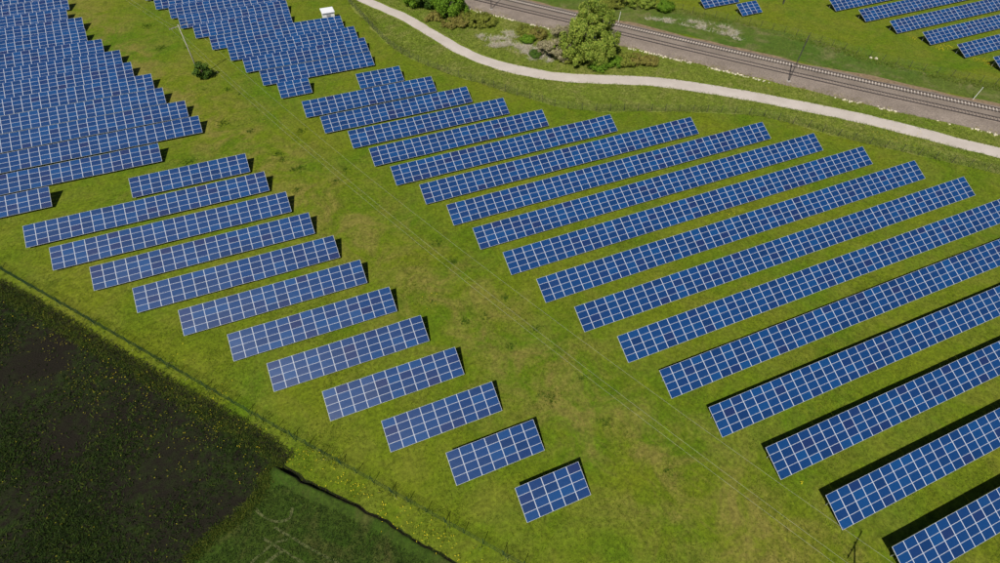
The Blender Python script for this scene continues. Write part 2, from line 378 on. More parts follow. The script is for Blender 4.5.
def build_track(off, label, sleeper_mat, group):
    root = empty('railway_track', (0, 0, 0)); tag(root, label, 'railway track', group)
    L = offset(TRACK, off)
    for s in (-.72, .72):
        strip('rail', L, [s+.13, s+.09, s-.09, s-.13], [.40, .52, .52, .40], M['rail'], kind=None, parent=root)
    bm = bmesh.new(); box(bm, (0, 0, .06), (1.5, .22, .12)); box(bm, (-.72, 0, .135), (.3, .16, .03)); box(bm, (.72, 0, .135), (.3, .16, .03))
    me = bm_mesh('sleeper', bm, sleeper_mat)
    S = resample(L, .68); d = np.gradient(S, axis=0); ang = np.arctan2(d[:, 1], d[:, 0])
    keep = [i for i in range(len(S)) if S[i, 1] > 45 and S[i, 1] < 158]
    mid = keep[::-1]
    parts = mid[:300]; rest = mid[300:]
    for i in parts:
        o = link('sleeper', me, root); o.location = (S[i, 0], S[i, 1], .30); o.rotation_euler = (0, 0, ang[i]+math.pi/2+random.gauss(0, .01))
    rest = rest + [i for i in range(len(S)) if i not in set(keep)]
    bm = bmesh.new()
    for i in rest:
        box(bm, (S[i, 0], S[i, 1], .36), (2.5, .27, .12), Matrix.Rotation(ang[i]+math.pi/2, 3, 'Z'))
    o = link('sleeper', bm_mesh('sleeper_run', bm, sleeper_mat), root); o['kind'] = 'stuff'
build_track(0.0, 'railway track with dark rails and brown sleepers, nearer the gravel path', M['sleeper_dark'], None)
build_track(-4.1, 'railway track with bright pale sleepers, on the far side of the ballast', M['sleeper_pale'], None)

# pale stones lining the near foot of the ballast
bm = bmesh.new()
LS = resample(offset(TRACK, 5.9), .55)
for p in LS:
    if not (40 < p[1] < 160) or math.sin(p[1]*.9)+math.sin(p[1]*.37+1) < -.3+(.6 if p[1] < 88 else -.9): continue
    dens = .75 if p[1] > 85 else .5
    for k in range(3):
        if random.random() > dens: continue
        s = random.uniform(.15, .42)
        box(bm, (p[0]+random.gauss(0, .22), p[1]+random.gauss(0, .22), s*.2), (s, s*random.uniform(.6, 1.0), s*.6), Euler((random.uniform(-.4, .4), random.uniform(-.4, .4), random.uniform(0, 3))).to_matrix())
o = link('edge_stones', bm_mesh('edge_stones', bm, M['limestone'])); tag(o, 'broken line of pale stones along the near foot of the railway ballast', 'stones', kind='stuff')

# ------------------------------------------------------------------ solar tables
COLP, ROWP, LOW, TILT = 1.67, 1.0046, .5, math.radians(23.72)
def panel_mesh():
    W, Hh, t, fx, fy = 1.648, .988, .04, .030, .018
    bm = bmesh.new()
    def ring(w, h, z): return [bm.verts.new((x*w/2, y*h/2, z)) for x, y in ((-1, -1), (1, -1), (1, 1), (-1, 1))]
    a = ring(W, Hh, -t); b_ = ring(W, Hh, 0); c_ = ring(W-2*fx, Hh-2*fy, 0); d_ = ring(W-2*fx, Hh-2*fy, -.005)
    for r1, r2 in ((a, b_), (b_, c_), (c_, d_)):
        for k in range(4):
            f = bm.faces.new((r1[k], r1[(k+1) % 4], r2[(k+1) % 4], r2[k])); f.material_index = 0
    f = bm.faces.new(d_); f.material_index = 1
    f = bm.faces.new(a[::-1]); f.material_index = 2
    return bm_mesh('solar_panel', bm, [M['frame'], M['cells'], M['backsheet']])
PANEL = panel_mesh()
def unit_box(name, mat):
    bm = bmesh.new(); box(bm, (0, 0, 0), (1, 1, 1)); return bm_mesh(name, bm, mat)
BEAM = unit_box('purlin', M['steel'])
bm = bmesh.new(); box(bm, (0, 0, .5), (.09, .012, 1)); box(bm, (-.045, .04, .5), (.012, .08, 1)); box(bm, (.045, .04, .5), (.012, .08, 1))
POST = bm_mesh('post', bm, M['steel'])
ST, CT = math.sin(TILT), math.cos(TILT)
def table(x0, y0, ncol, label, group):
    root = empty('solar_table', (x0, y0, 0)); tag(root, label, 'solar panels', group)
    dt = random.gauss(0, .004); t = TILT+dt
    w = ncol*COLP
    sag = np.clip(wob(ncol+1, .016, 2), -.035, .035)
    for i in range(ncol):
        jit = random.gauss(0, .004)
        for j in range(4):
            s = (j+.5)*ROWP
            o = link('solar_panel', PANEL, root)
            o.location = ((i+.5)*COLP, s*math.cos(t), LOW+s*math.sin(t)+sag[i]+random.gauss(0, .003))
            o.rotation_euler = (t+jit+random.gauss(0, .003), math.atan2(sag[i]-sag[i+1], COLP)+random.gauss(0, .003), 0)
    for s in (.55, 1.5, 2.5, 3.45):
        o = link('purlin', BEAM, root); s2 = s*ROWP
        o.location = (w/2, s2*CT+.10*ST, LOW+s2*math.sin(t)-.15*CT); o.scale = (w-.1, .06, .08); o.rotation_euler = (t, 0, 0)
    k = max(2, round(w/5.0)+1)
    for q in range(k):
        x = .6+(w-1.2)*q/(k-1)
        o = link('rafter', BEAM, root); o.location = (x, 2.0*CT+.19*ST, LOW+2.0*math.sin(t)-.235*CT); o.scale = (.06, 3.5, .09); o.rotation_euler = (t, 0, 0)
        for s in (.75, 3.2):
            o = link('post', POST, root); o.location = (x, s*CT, -.05); o.scale = (1, 1, LOW+s*ST-.27+.05)
    return root
ORD = ['first', 'second', 'third', 'fourth', 'fifth', 'sixth', 'seventh', 'eighth', 'ninth', 'tenth', 'eleventh', 'twelfth', 'thirteenth', 'fourteenth', 'fifteenth', 'sixteenth', 'seventeenth', 'eighteenth']
Lb = [(-30.56, 93.14, 12), (-46.33, 86.30, 23), (-41.88, 79.23, 22), (-35.80, 72.36, 20), (-29.72, 65.34, 18), (-23.60, 58.43, 16), (-17.47, 51.35, 14), (-13.00, 44.41, 13), (-6.92, 37.37, 11), (-.87, 30.39, 9), (5.27, 23.39, 7), (11.32, 16.33, 5)]
for k, (x, y, nc) in enumerate(Lb):
    if k == 11: lb = 'shortest blue solar table, five panels long, alone at the bottom tip of the left block'
    elif k == 0: lb = 'blue solar table twelve panels long, topmost row of the left block'
    else: lb = 'blue solar table %d panels long, %s row from the top of the left block' % (nc, ORD[k])
    table(x, y, nc, lb, 'solar tables of the left block beside the dark field')
Rb = [(15.30, 113.85, 6), (2.30, 106.96, 17), (4.80, 100.09, 19), (8.90, 93.16, 20), (11.40, 86.16, 22), (13.70, 79.23, 28), (17.17, 72.38, 35), (19.90, 65.46, 41), (22.10, 58.50, 43.5), (24.60, 51.48, 46), (27.25, 44.40, 48), (30.12, 37.35, 49), (33.36, 30.41, 50), (35.83, 23.41, 46), (38.68, 16.29, 40), (41.88, 9.10, 33), (44.52, 1.78, 25), (47.15, -5.38, 18)]
for k, (x, y, nc) in enumerate(Rb):
    nc = int(nc+.5)
    if k == 0: lb = 'short blue solar table six panels long, topmost of the long right-hand block'
    elif k == 17: lb = 'blue solar table cut by the bottom right corner of the picture, lowest of its block'
    elif k >= 12: lb = 'long solar table cut by the right edge, %s row from the bottom of its block' % ORD[17-k]
    else: lb = 'solar table %d panels long, %s row from the top of the long right-hand block' % (nc, ORD[k])
    table(x, y, nc, lb, 'solar tables of the long right-hand block')
Tb = [(-43.37, 95.87), (-25.52, 102.43), (-17.87, 109.35), (-20.14, 116.23), (-24.25, 123.10), (-26.46, 130.18), (-30.58, 137.20), (-33.00, 143.94), (-37.08, 151.17), (-41.0, 158.3), (-42.05, 165.36), (-46.06, 172.23), (-46.3, 179.1), (-50.4, 186.0), (-54, 192.9)]
for k, (x1, y) in enumerate(Tb):
    left = -62 - max(0, (y-100))*.12
    nc = max(5, int(math.ceil((x1-left)/COLP)))
    lb = 'solar table cut by the left edge, %s row up in the dense upper left block' % ORD[k]
    table(x1-nc*COLP, y, nc, lb, 'solar tables of the dense upper left block')
Mb = [(-1.46, 116.27, 4), (-4.30, 122.81, 15), (-7.20, 129.87, 17), (-9.88, 136.63, 18), (-13.47, 143.60, 19), (-16.80, 151.0, 14), (-19.95, 157.55, 16), (-22.03, 164.25, 17), (-25.48, 171.15, 19), (-28.0, 178.0, 20), (-30.5, 185.0, 21)]
for k, (x, y, nc) in enumerate(Mb):
    lb = 'small blue solar table four panels long, lowest of the upper middle block' if k == 0 else 'blue solar table, %s row up in the dense upper middle block' % ORD[k]
    table(x, y, nc, lb, 'solar tables of the upper middle block below the white kiosk')
Ub = [(112.2, 120.2, 7), (119.03, 112.75, 4), (145.3, 106.0, 26), (148.07, 98.15, 30), (150.71, 90.16, 30), (153.66, 82.45, 28), (156.20, 74.54, 24), (158.9, 66.8, 18)]
UL = ['blue solar table cut by the top edge, left of the smallest far table', 'small blue solar table four panels long, standing alone beyond the railway',
      'far solar table cut by the top edge, topmost long row beyond the railway'] + ['far solar table in the top right corner, %s long row from the top' % ORD[i] for i in (1, 2, 3, 4)] + ['far blue solar table showing only its left end at the right edge beyond the railway']
for (x, y, nc), lb in zip(Ub, UL):
    table(x, y, nc, lb, 'solar tables beyond the railway')

# ------------------------------------------------------------------ white transformer kiosk
k = empty('transformer_kiosk', (15.6, 149.9, 0)); tag(k, 'small white flat-roofed transformer kiosk behind the upper middle solar tables', 'kiosk')
bm = bmesh.new(); box(bm, (0, 0, 1.3), (2.9, 2.7, 2.6)); box(bm, (0, 0, .06), (3.2, 3.0, .12)); link('wall', bm_mesh('wall', bm, M['white_paint']), k)
bm = bmesh.new(); box(bm, (0, 0, 2.69), (3.25, 3.1, .16)); box(bm, (0, 0, 2.79), (3.05, 2.9, .05)); link('roof', bm_mesh('roof', bm, M['roof_pale']), k)
bm = bmesh.new(); box(bm, (-.05, -1.37, 1.25), (1.05, .05, 2.1)); d = link('door', bm_mesh('door', bm, M['door_grey']), k)
for z in (.7, .82, .94, 1.06, 1.6, 1.72, 1.84, 1.96):
    bm = bmesh.new(); box(bm, (-.05, -1.405, z), (.8, .03, .05), Matrix.Rotation(.5, 3, 'X')); link('louvre', bm_mesh('louvre', bm, M['steel']), d)
bm = bmesh.new(); box(bm, (.38, -1.41, 1.3), (.04, .05, .16)); link('handle', bm_mesh('handle', bm, M['mast_dark']), d)

# ------------------------------------------------------------------ overhead line: poles and wires
PH = 11.6; ARM = Vector((.926, .378, 0))
def line_pole(x, y, label):
    p = empty('power_pole', (x, y, 0)); tag(p, label, 'pole', 'concrete poles of the overhead line')
    bm = bmesh.new(); tube(bm, [(0, 0, -.2), (0, 0, PH*.5), (0, 0, PH+.15)], [.14, .11, .08], 10); link('pole_shaft', bm_mesh('pole_shaft', bm, M['concrete'], True), p)
    bm = bmesh.new(); box(bm, (0, 0, PH-.25), (4.0, .10, .11), Matrix.Rotation(math.atan2(ARM.y, ARM.x), 3, 'Z')); link('crossarm', bm_mesh('crossarm', bm, M['concrete']), p)
    for s in (-1.85, -1.0, 1.85):
        q = ARM*s; bm = bmesh.new()
        tube(bm, [(q.x, q.y, PH-.2), (q.x, q.y, PH-.1), (q.x, q.y, PH-.08), (q.x, q.y, PH+.02), (q.x, q.y, PH+.04), (q.x, q.y, PH+.1)], [.03, .03, .08, .08, .05, .05], 8)
        link('insulator', bm_mesh('insulator', bm, M['ceramic'], True), p)
P1 = (-17.1, 133.0); P2 = (38.7, -5.95); P3 = (-73.9, 271.9)
line_pole(*P1, 'pale concrete power pole rising beside a round bush between the upper blocks')
line_pole(*P2, 'power pole just below the picture, its crossarm shadow falling by the lower right tables')
line_pole(*P3, 'distant power pole beyond the top edge of the picture')
for s, nm in ((-1.85, 'left'), (-1.0, 'middle'), (1.85, 'right')):
    bm = bmesh.new()
    for A, B in ((P3, P1), (P1, P2)):
        pts = []
        for i in range(25):
            t_ = i/24; pts.append((A[0]+(B[0]-A[0])*t_+ARM.x*s, A[1]+(B[1]-A[1])*t_+ARM.y*s, PH+.1-4*4.0*t_*(1-t_)))
        tube(bm, pts, .0075, 4, cap=True)
    o = link('overhead_wire', bm_mesh('overhead_wire', bm, M['wire'])); tag(o, 'thin pale overhead wire along the grass lane, %s of three' % {'left': 'leftmost', 'middle': 'middle', 'right': 'rightmost'}[nm], 'wire', 'wires of the overhead line')

# ------------------------------------------------------------------ railway masts and white marker posts
def rail_mast(x, y, h, label):
    p = empty('railway_mast', (x, y, 0)); tag(p, label, 'mast', 'masts beside the railway')
    bm = bmesh.new()
    tube(bm, [(-.16, 0, 0), (-.07, 0, h)], .05, 6); tube(bm, [(.16, 0, 0), (.07, 0, h)], .05, 6)
    link('mast_leg', bm_mesh('mast_leg', bm, M['mast_dark']), p)
    bm = bmesh.new(); nb = 14
    for i in range(nb):
        z0, z1 = h*i/nb, h*(i+1)/nb; s = 1 if i % 2 else -1
        a = .16-.09*i/nb; tube(bm, [(-a*s, 0, z0), (a*s*.95, 0, z1)], .022, 4)
    link('lattice', bm_mesh('lattice', bm, M['mast_dark']), p)
    bm = bmesh.new(); tube(bm, [(0, 0, h*.62), (2.1, 1.75, h*.66)], .045, 5); tube(bm, [(0, 0, h*.8), (2.1, 1.75, h*.66)], .035, 5); link('bracket', bm_mesh('bracket', bm, M['mast_dark']), p)
    bm = bmesh.new(); box(bm, (0, 0, .15), (.7, .7, .4)); link('footing', bm_mesh('footing', bm, M['concrete']), p)
rail_mast(107.7, 82.1, 11.0, 'dark lattice mast at the edge of the railway right of the big willow')
rail_mast(57.35, 140.8, 11.0, 'dark lattice mast at the edge of the railway, cut by the top edge')
def marker(x, y, h, label, lean=0):
    p = empty('marker_post', (x, y, 0)); tag(p, label, 'post', 'white marker posts beyond the railway')
    bm = bmesh.new(); tube(bm, [(0, 0, -.1), (lean*.5, 0, h*.5), (lean, 0, h)], [.06, .05, .045], 6); link('post_shaft', bm_mesh('post_shaft', bm, M['white_paint']), p)
    bm = bmesh.new(); box(bm, (lean, 0, h+.04), (.15, .15, .06)); link('cap', bm_mesh('cap', bm, M['white_paint']), p)
marker(85.9, 122.0, 2.8, 'thin white marker post beyond the railway just right of the willow', .2)
marker(141.9, 61.0, 2.8, 'thin white leaning marker post beyond the railway near the right edge', .5)
p = empty('timber_pole', (135.36, 115.5, 0)); tag(p, 'dark upright pole between the far solar tables, cut by the top edge', 'pole')
bm = bmesh.new(); tube(bm, [(0, 0, -.2), (0, 0, 8)], [.16, .11], 8); link('pole_shaft', bm_mesh('pole_shaft', bm, M['mast_dark']), p)
bm = bmesh.new(); box(bm, (0, 0, 7.6), (1.6, .1, .12)); link('crossarm', bm_mesh('crossarm', bm, M['mast_dark']), p)

# ------------------------------------------------------------------ fences
def wire_panel(w, h, dv, dh, r, mat, name):
    V = []; F = []
    def prism(a, b, ax1, ax2):
        i = len(V)
        for p in (a, b):
            for k in range(3):
                th = 2*math.pi*k/3; V.append(tuple(np.array(p)+r*(math.cos(th)*ax1+math.sin(th)*ax2)))
        for k in range(3): F.append((i+k, i+(k+1) % 3, i+3+(k+1) % 3, i+3+k))
    X, Y, Z = np.eye(3)
    for k in range(int(w/dv)+1): prism((k*dv, 0, .04), (k*dv, 0, h), X, Y)
    for k in range(int((h-.04)/dh)+1): prism((0, .008, .06+k*dh), (w, .008, .06+k*dh), Y, Z)
    return np_mesh(name, V, F, mat)
def fence(line, spacing, h, panel, post_mat, label, post_r, strut=0):
    L = resample(line, spacing); root = empty('mesh_fence', (*L[0], 0)); tag(root, label, 'fence')
    bm = bmesh.new(); tube(bm, [(0, 0, -.1), (0, 0, h+.08)], post_r, 6); box(bm, (0, 0, h+.09), (post_r*2.4, post_r*2.4, .03)); pm = bm_mesh('post', bm, post_mat)
    bm = bmesh.new(); tube(bm, [(0, 0, h*.85), (.35, -.8, 0)], post_r*.8, 5); sm = bm_mesh('strut', bm, post_mat)
    for i in range(len(L)):
        q = link('post', pm, root); q.location = (L[i][0]-L[0][0], L[i][1]-L[0][1], 0); q.rotation_euler = (random.gauss(0, .02), random.gauss(0, .02), 0)
        if strut and i % strut == 0:
            st = link('strut', sm, root); st.location = q.location
        if i+1 < len(L):
            d = L[i+1]-L[i]; q = link('mesh_panel', panel, root); q.location = (L[i][0]-L[0][0], L[i][1]-L[0][1], 0)
            q.rotation_euler = (0, 0, math.atan2(d[1], d[0])); q.scale = (np.hypot(*d)/spacing, 1, 1)
gp = wire_panel(2.5, 1.75, .06, .2, .0042, M['green_steel'], 'mesh_panel')
fence(FENCE_FIELD, 2.5, 1.75, gp, M['green_steel'], 'dark green wire mesh fence between the solar meadow and the dark field', .035, 3)
fp = wire_panel(3.0, 1.7, .12, .16, .0032, M['fence_grey'], 'mesh_panel_grey')
fence(FENCE_PARK, 3.0, 1.7, fp, M['post_dark'], 'long curving wire fence with dark posts between the solar meadow and the gravel path', .045)
fence(FENCE_FAR, 3.0, 1.6, fp, M['post_dark'], 'wire fence with dark posts beyond the railway below the far solar tables', .045)

# ------------------------------------------------------------------ trees and shrubs
def leaf_cloud(C, rad, per, size, squash=1.0, droop=0.0, elong=1.6):
    C = np.asarray(C, float); rad = np.asarray(rad, float)
    idx = np.repeat(np.arange(len(C)), per); nL = len(idx)
    d = rng.normal(0, 1, (nL, 3)); d /= np.linalg.norm(d, axis=1)[:, None]
    r = rng.uniform(.35, 1.0, nL)**.6
    P = C[idx]+d*(r*rad[idx])[:, None]*np.array([1, 1, squash])
    P[:, 2] -= droop*rng.uniform(0, 1, nL)**2*rad[idx]
    P[:, 2] = np.maximum(P[:, 2], .05)
    mid = C.mean(0); out = P-mid; out /= np.maximum(np.linalg.norm(out, axis=1), .01)[:, None]
    nrm = d*.6+out*.5+rng.normal(0, .45, (nL, 3))+np.array([0, 0, .4]); nrm /= np.linalg.norm(nrm, axis=1)[:, None]
    t = rng.normal(0, 1, (nL, 3)); 
    if droop: t = t*.4+np.array([0, 0, -1.0])
    u = t-nrm*(t*nrm).sum(1)[:, None]; u /= np.linalg.norm(u, axis=1)[:, None]; v = np.cross(nrm, u)
    s = size*rng.uniform(.6, 1.35, nL)
    a = u*(s*elong/2)[:, None]; b_ = v*(s/2)[:, None]
    V = np.stack([P-a, P+b_-a*.1, P+a, P-b_-a*.1], 1).reshape(-1, 3)
    F = np.arange(nL*4).reshape(-1, 4)
    return V, F
def plant(name, label, cat, x, y, h, rx, ry, leaf, nclump, per, size, trunk_h=.8, clump=.9, droop=0.0, group=None, low=.15, shape=1.0, trunk_r=None, lobes=None):
    root = empty(name, (x, y, 0)); tag(root, label, cat, group)
    C = []; R = []
    if lobes:
        tot = sum(l[3]**2 for l in lobes)
        for (lx, ly, lz, lr) in lobes:
            lx *= 1.12; ly *= 1.08
            for _ in range(max(3, int(nclump*lr*lr/tot))):
                p = rng.normal(0, 1, 3)+np.array([lx, ly, 0])/max(1, math.hypot(lx, ly))*.5+np.array([0, 0, .35]); p /= np.linalg.norm(p)
                q = np.array([lx, ly, lz])+p*lr*rng.uniform(.75, 1.02)*np.array([1, 1, .85])
                if q[2] > .3: C.append(tuple(q)); R.append(clump*rng.uniform(.6, 1.2))
    while len(C) < nclump and not lobes:
        p = rng.normal(0, 1, 3); p /= np.linalg.norm(p); rr = rng.uniform(.25, 1)**.45
        z = low*h + (p[2]*rr*.5+.5)*h*(1-low)
        f = 1-.35*max(0, (z/h-.6))*shape
        lump = 1+.18*math.sin(3*math.atan2(p[1], p[0])+x)+.12*math.sin(5*math.atan2(p[1], p[0])+y)
        C.append((p[0]*rr*rx*f*lump, p[1]*rr*ry*f*lump, z)); R.append(clump*rng.uniform(.6, 1.25))
    C = np.array(C); R = np.array(R)
    V, F = leaf_cloud(C, R, per, size, .8, droop)
    link('crown', np_mesh('crown', V, F, M[leaf]), root)
    bm = bmesh.new(); tr = trunk_r or .03*h
    tube(bm, [(0, 0, -.1), (.1*rng.normal(), .1*rng.normal(), h*.3), (.15*rng.normal(), .15*rng.normal(), h*.75)], [tr, tr*.75, tr*.25], 7)
    for q in C[::max(1, len(C)//9)]:
        z0 = min(q[2]*.5, h*.5); tube(bm, [(0, 0, z0), tuple(q*[.5, .5, .5]+np.array([0, 0, z0*.6])), tuple(q)], [tr*.45, tr*.28, tr*.1], 5)
    link('trunk', bm_mesh('trunk', bm, M['bark'], True), root)
plant('willow_tree', 'big rounded yellow-green willow tree between the path and the railway', 'tree', 68.5, 108.3, 13.4, 5.8, 5.2, 'leaf_willow', 190, 190, .23, clump=.95, droop=1.9, trunk_r=.4,
      lobes=[(.2, .8, 11.0, 3.0), (-2.0, -.8, 9.0, 3.0), (2.8, .4, 9.4, 3.1), (.4, -2.2, 7.4, 2.8), (-3.4, .8, 5.4, 2.7), (-1.2, -3.4, 4.6, 2.6), (2.0, -3.6, 4.9, 2.7), (4.6, -1.2, 4.6, 2.6), (4.2, 2.4, 5.2, 2.6), (.4, 3.2, 6.5, 2.8), (-4.6, -1.6, 2.8, 2.0), (.6, -4.4, 2.4, 1.9)])
plant('sallow_bush', 'grey-brown twiggy bush leaning against the left of the big willow', 'bush', 63.2, 112.6, 7.5, 4.0, 3.6, 'leaf_grey', 120, 120, .17, clump=.75, low=.03,
      lobes=[(0, 0, 5.2, 2.0), (-1.8, -1.2, 3.2, 1.8), (1.6, -1.6, 3.0, 1.8), (-2.8, .8, 2.0, 1.6), (1.4, 1.4, 4.0, 1.8), (-.4, -2.8, 1.6, 1.5), (3.0, 1.0, 4.4, 1.8)])
plant('willow_tree', 'bright green drooping willow tree at the top edge left of the railway', 'tree', 45.6, 141.5, 9.0, 3.6, 3.4, 'leaf_green', 110, 190, .20, clump=.85, droop=1.8,
      lobes=[(0, 0, 6.8, 2.0), (-1.6, -1.4, 4.4, 1.9), (1.5, -1.2, 4.6, 1.9), (-2.2, 1.2, 4.0, 1.8), (2.2, .8, 3.6, 1.8), (-.2, -2.4, 2.6, 1.7), (2.8, -1.6, 2.2, 1.4)])
plant('leafy_tree', 'green tree cut by the top edge, on the left of the path-side trees', 'tree', 38.3, 150.4, 7.0, 2.6, 2.6, 'leaf_green', 55, 110, .26, clump=.9, droop=1.0, low=.08)
plant('leafy_tree', 'dark green tree at the top edge between two brighter trees', 'tree', 42.0, 148.2, 6.5, 2.6, 2.4, 'leaf_dark', 55, 110, .26, clump=.9, low=.05)  # darker green leaves than the trees on either side
plant('round_bush', 'round dark green bush at the foot of the pale power pole', 'bush', -16.3, 132.0, 3.6, 1.6, 1.5, 'leaf_dark', 36, 100, .22, clump=.6, low=.03)
SHRUB = [  # x, y, h, rx, ry, leaf, label
    (41.5, 141.0, 1.8, 1.9, 1.6, 'leaf_brown', 'low russet shrub left of the bright green willow by the path'),
    (44.5, 135.9, 2.2, 2.3, 1.8, 'leaf_brown', 'russet shrub right below the bright green willow, nearest the path'),
    (47.2, 135.4, 2.4, 2.2, 2.0, 'leaf_brown', 'russet shrub second right of the bright green willow'),
    (50.1, 134.4, 2.5, 2.3, 2.1, 'leaf_olive', 'olive shrub in the middle of the russet thicket by the railway'),
    (52.8, 132.9, 2.6, 2.2, 2.0, 'leaf_olive', 'mustard-olive shrub at the right end of the russet thicket'),
    (53.4, 135.7, 1.9, 1.8, 1.6, 'leaf_olive', 'low olive shrub behind the russet thicket, close to the ballast'),
    (48.6, 138.3, 2.0, 2.0, 1.7, 'leaf_olive', 'low olive shrub behind the russet thicket beside the willow trunk'),
    (60.0, 124.6, 2.4, 2.1, 1.9, 'leaf_olive', 'rounded olive shrub left of the grey-brown twiggy bush'),
    (62.6, 122.6, 2.5, 2.0, 1.9, 'leaf_brown', 'russet shrub between the olive shrub and the railway'),
    (59.2, 121.0, 1.8, 1.5, 1.4, 'leaf_green', 'small fresh green shrub in front of the olive one'),
    (58.0, 114.0, 1.4, 1.2, 1.1, 'leaf_dark', 'small dark green shrub among the pale dead stalks'),
    (76.6, 103.0, 2.6, 2.4, 2.0, 'leaf_olive', 'olive shrub touching the right side of the big willow'),
    (79.3, 102.2, 2.3, 2.3, 1.9, 'leaf_brown', 'russet shrub second right of the big willow'),
    (82.0, 100.9, 2.0, 2.0, 1.6, 'leaf_brown', 'low russet shrub third right of the big willow'),
    (73.5, 103.3, 2.2, 2.0, 1.6, 'leaf_green', 'green undergrowth bush below the right half of the big willow'),
    (69.6, 103.0, 2.2, 2.2, 1.5, 'leaf_green', 'green undergrowth bush below the middle of the big willow'),
    (64.2, 109.0, 1.7, 1.6, 1.3, 'leaf_olive', 'low olive bush below the left of the big willow'),
    (86.8, 130.2, 3.4, 2.2, 2.0, 'leaf_olive', 'olive bush beyond the railway behind the big willow'),
    (90.5, 130.8, 3.2, 2.3, 2.0, 'leaf_olive', 'olive bush beyond the railway, second right of the willow top'),
    (94.5, 129.8, 3.2, 2.3, 2.0, 'leaf_willow', 'yellow-green bush beyond the railway near the top edge'),
    (98.3, 127.2, 3.0, 2.2, 2.0, 'leaf_willow', 'yellow-green bush beyond the railway, left of the darker one'),
    (101.4, 123.6, 3.0, 2.0, 1.8, 'leaf_green', 'fresh green bush beyond the railway at the right end of its thicket'),
]
for (x, y, h, rx, ry, lf, lb) in SHRUB:
    plant('shrub', lb, 'shrub', x, y, h*.9, rx*1.2, ry*1.2, lf, 52, 90, .17, clump=.6, low=.0, group='shrubs along the railway', trunk_r=.05)

# ------------------------------------------------------------------ uncountable ground cover
def blades(P, h, w, n, spread, lean=.45):
    N = len(P); idx = np.repeat(np.arange(N), n); K = len(idx)
    hs = (h if np.isscalar(h) else np.asarray(h)[idx])*rng.uniform(.6, 1.3, K)
    B = np.zeros((K, 3)); B[:, :2] = P[idx]+rng.normal(0, spread, (K, 2))
    th = rng.uniform(0, 2*np.pi, K); u = np.stack([np.cos(th), np.sin(th), np.zeros(K)], 1)*(w*rng.uniform(.6, 1.4, K)/2)[:, None]
    ph = rng.uniform(0, 2*np.pi, K); ln = lean*rng.uniform(.3, 2.0, K)*hs
    Tp = B+np.stack([np.cos(ph)*ln, np.sin(ph)*ln, hs], 1)
    V = np.stack([B-u, B+u, Tp], 1).reshape(-1, 3)
    return V, np.arange(K*3).reshape(-1, 3)
def rand_poly(poly, n):
    poly = np.array(poly, float); lo = poly.min(0); hi = poly.max(0); out = []
    while sum(map(len, out)) < n:
        P = rng.uniform(lo, hi, (n*2, 2)); out.append(P[inside(P, poly)])
    return np.concatenate(out)[:n]
def along(line, n, lo, hi):
    L = resample(line, .5); i = rng.integers(0, len(L), n); nm = normals2(L)
    return L[i]+nm[i]*rng.uniform(lo, hi, n)[:, None]+rng.normal(0, .2, (n, 2))
view = [(-70, 205), (-56, 30), (-20, 5), (60, -14), (108, 12), (205, 92), (64, 152), (0, 195)]
P = rng.uniform((-75, -16), (205, 200), (900000, 2)); P = P[inside(P, view)]
dist = np.hypot(P[:, 0], P[:, 1])
P = P[rng.uniform(0, 1, len(P)) < np.clip((60/np.maximum(dist, 20))**2, .06, 1.0)]
in_soil = inside(P, soil_poly); in_crop = inside(P, crop_poly)
dp = dist_line(P, PATH[::3]); dtk = dist_line(P, offset(TRACK, -.5)[::3]); ver = inside(P, verge_poly)
clear = (dp > 2.2) & (dtk > 6.6)
mead = P[~in_soil & ~in_crop & clear & ~ver]
# clumpy: keep more blades where a smooth random field is high
def field(P, s, k=24):
    r = np.random.default_rng(3); f = np.zeros(len(P))
    for _ in range(k):
        a = r.uniform(0, 2*np.pi); q = s*r.uniform(.5, 2.0); f += np.sin(P[:, 0]*math.cos(a)*q+P[:, 1]*math.sin(a)*q+r.uniform(0, 6.3))
    return f/math.sqrt(k/2)
fm = field(mead, .5); mead = mead[rng.uniform(0, 1, len(mead)) < np.clip(.45+.35*fm, .1, 1)]
V, F = blades(mead, .11, .06, 3, .08, 1.4)
o = link('meadow_grass', np_mesh('meadow_grass', V, F, M['blade'])); tag(o, 'short mown grass between and around the solar tables', 'grass', kind='stuff')
vg = P[ver & clear]
extra = rand_poly(verge_poly, 60000)
extra = extra[(dist_line(extra, PATH[::3]) > 2.2) & (dist_line(extra, TRACK[::3]) > 5.6)]
vg = np.concatenate([vg, extra])
pe = along(PATH, 1500, 1.85, 2.5); pe2 = along(PATH, 1500, -2.5, -1.85); vg = np.concatenate([vg, pe, pe2])
V, F = blades(vg, .22, .08, 3, .12, 1.3)
o = link('verge_grass', np_mesh('verge_grass', V, F, M['blade_lush'])); tag(o, 'taller lush grass on the verge between the fence and the railway', 'grass', kind='stuff')
# rank grass along the fences
rk = np.concatenate([along(FENCE_PARK, 3600, -2.4, .3), along(FENCE_FAR, 3000, -.6, 2.6), along(FENCE_FIELD, 700, -.3, .3)])
rk = rk[rng.uniform(0, 1, len(rk)) < np.clip(.5+.5*field(rk, .4), .08, 1)]
V, F = blades(rk, .42, .10, 4, .2, .9)
o = link('rank_grass', np_mesh('rank_grass', V, F, M['blade_lush'])); tag(o, 'rank unmown grass growing along the fences', 'grass', kind='stuff')
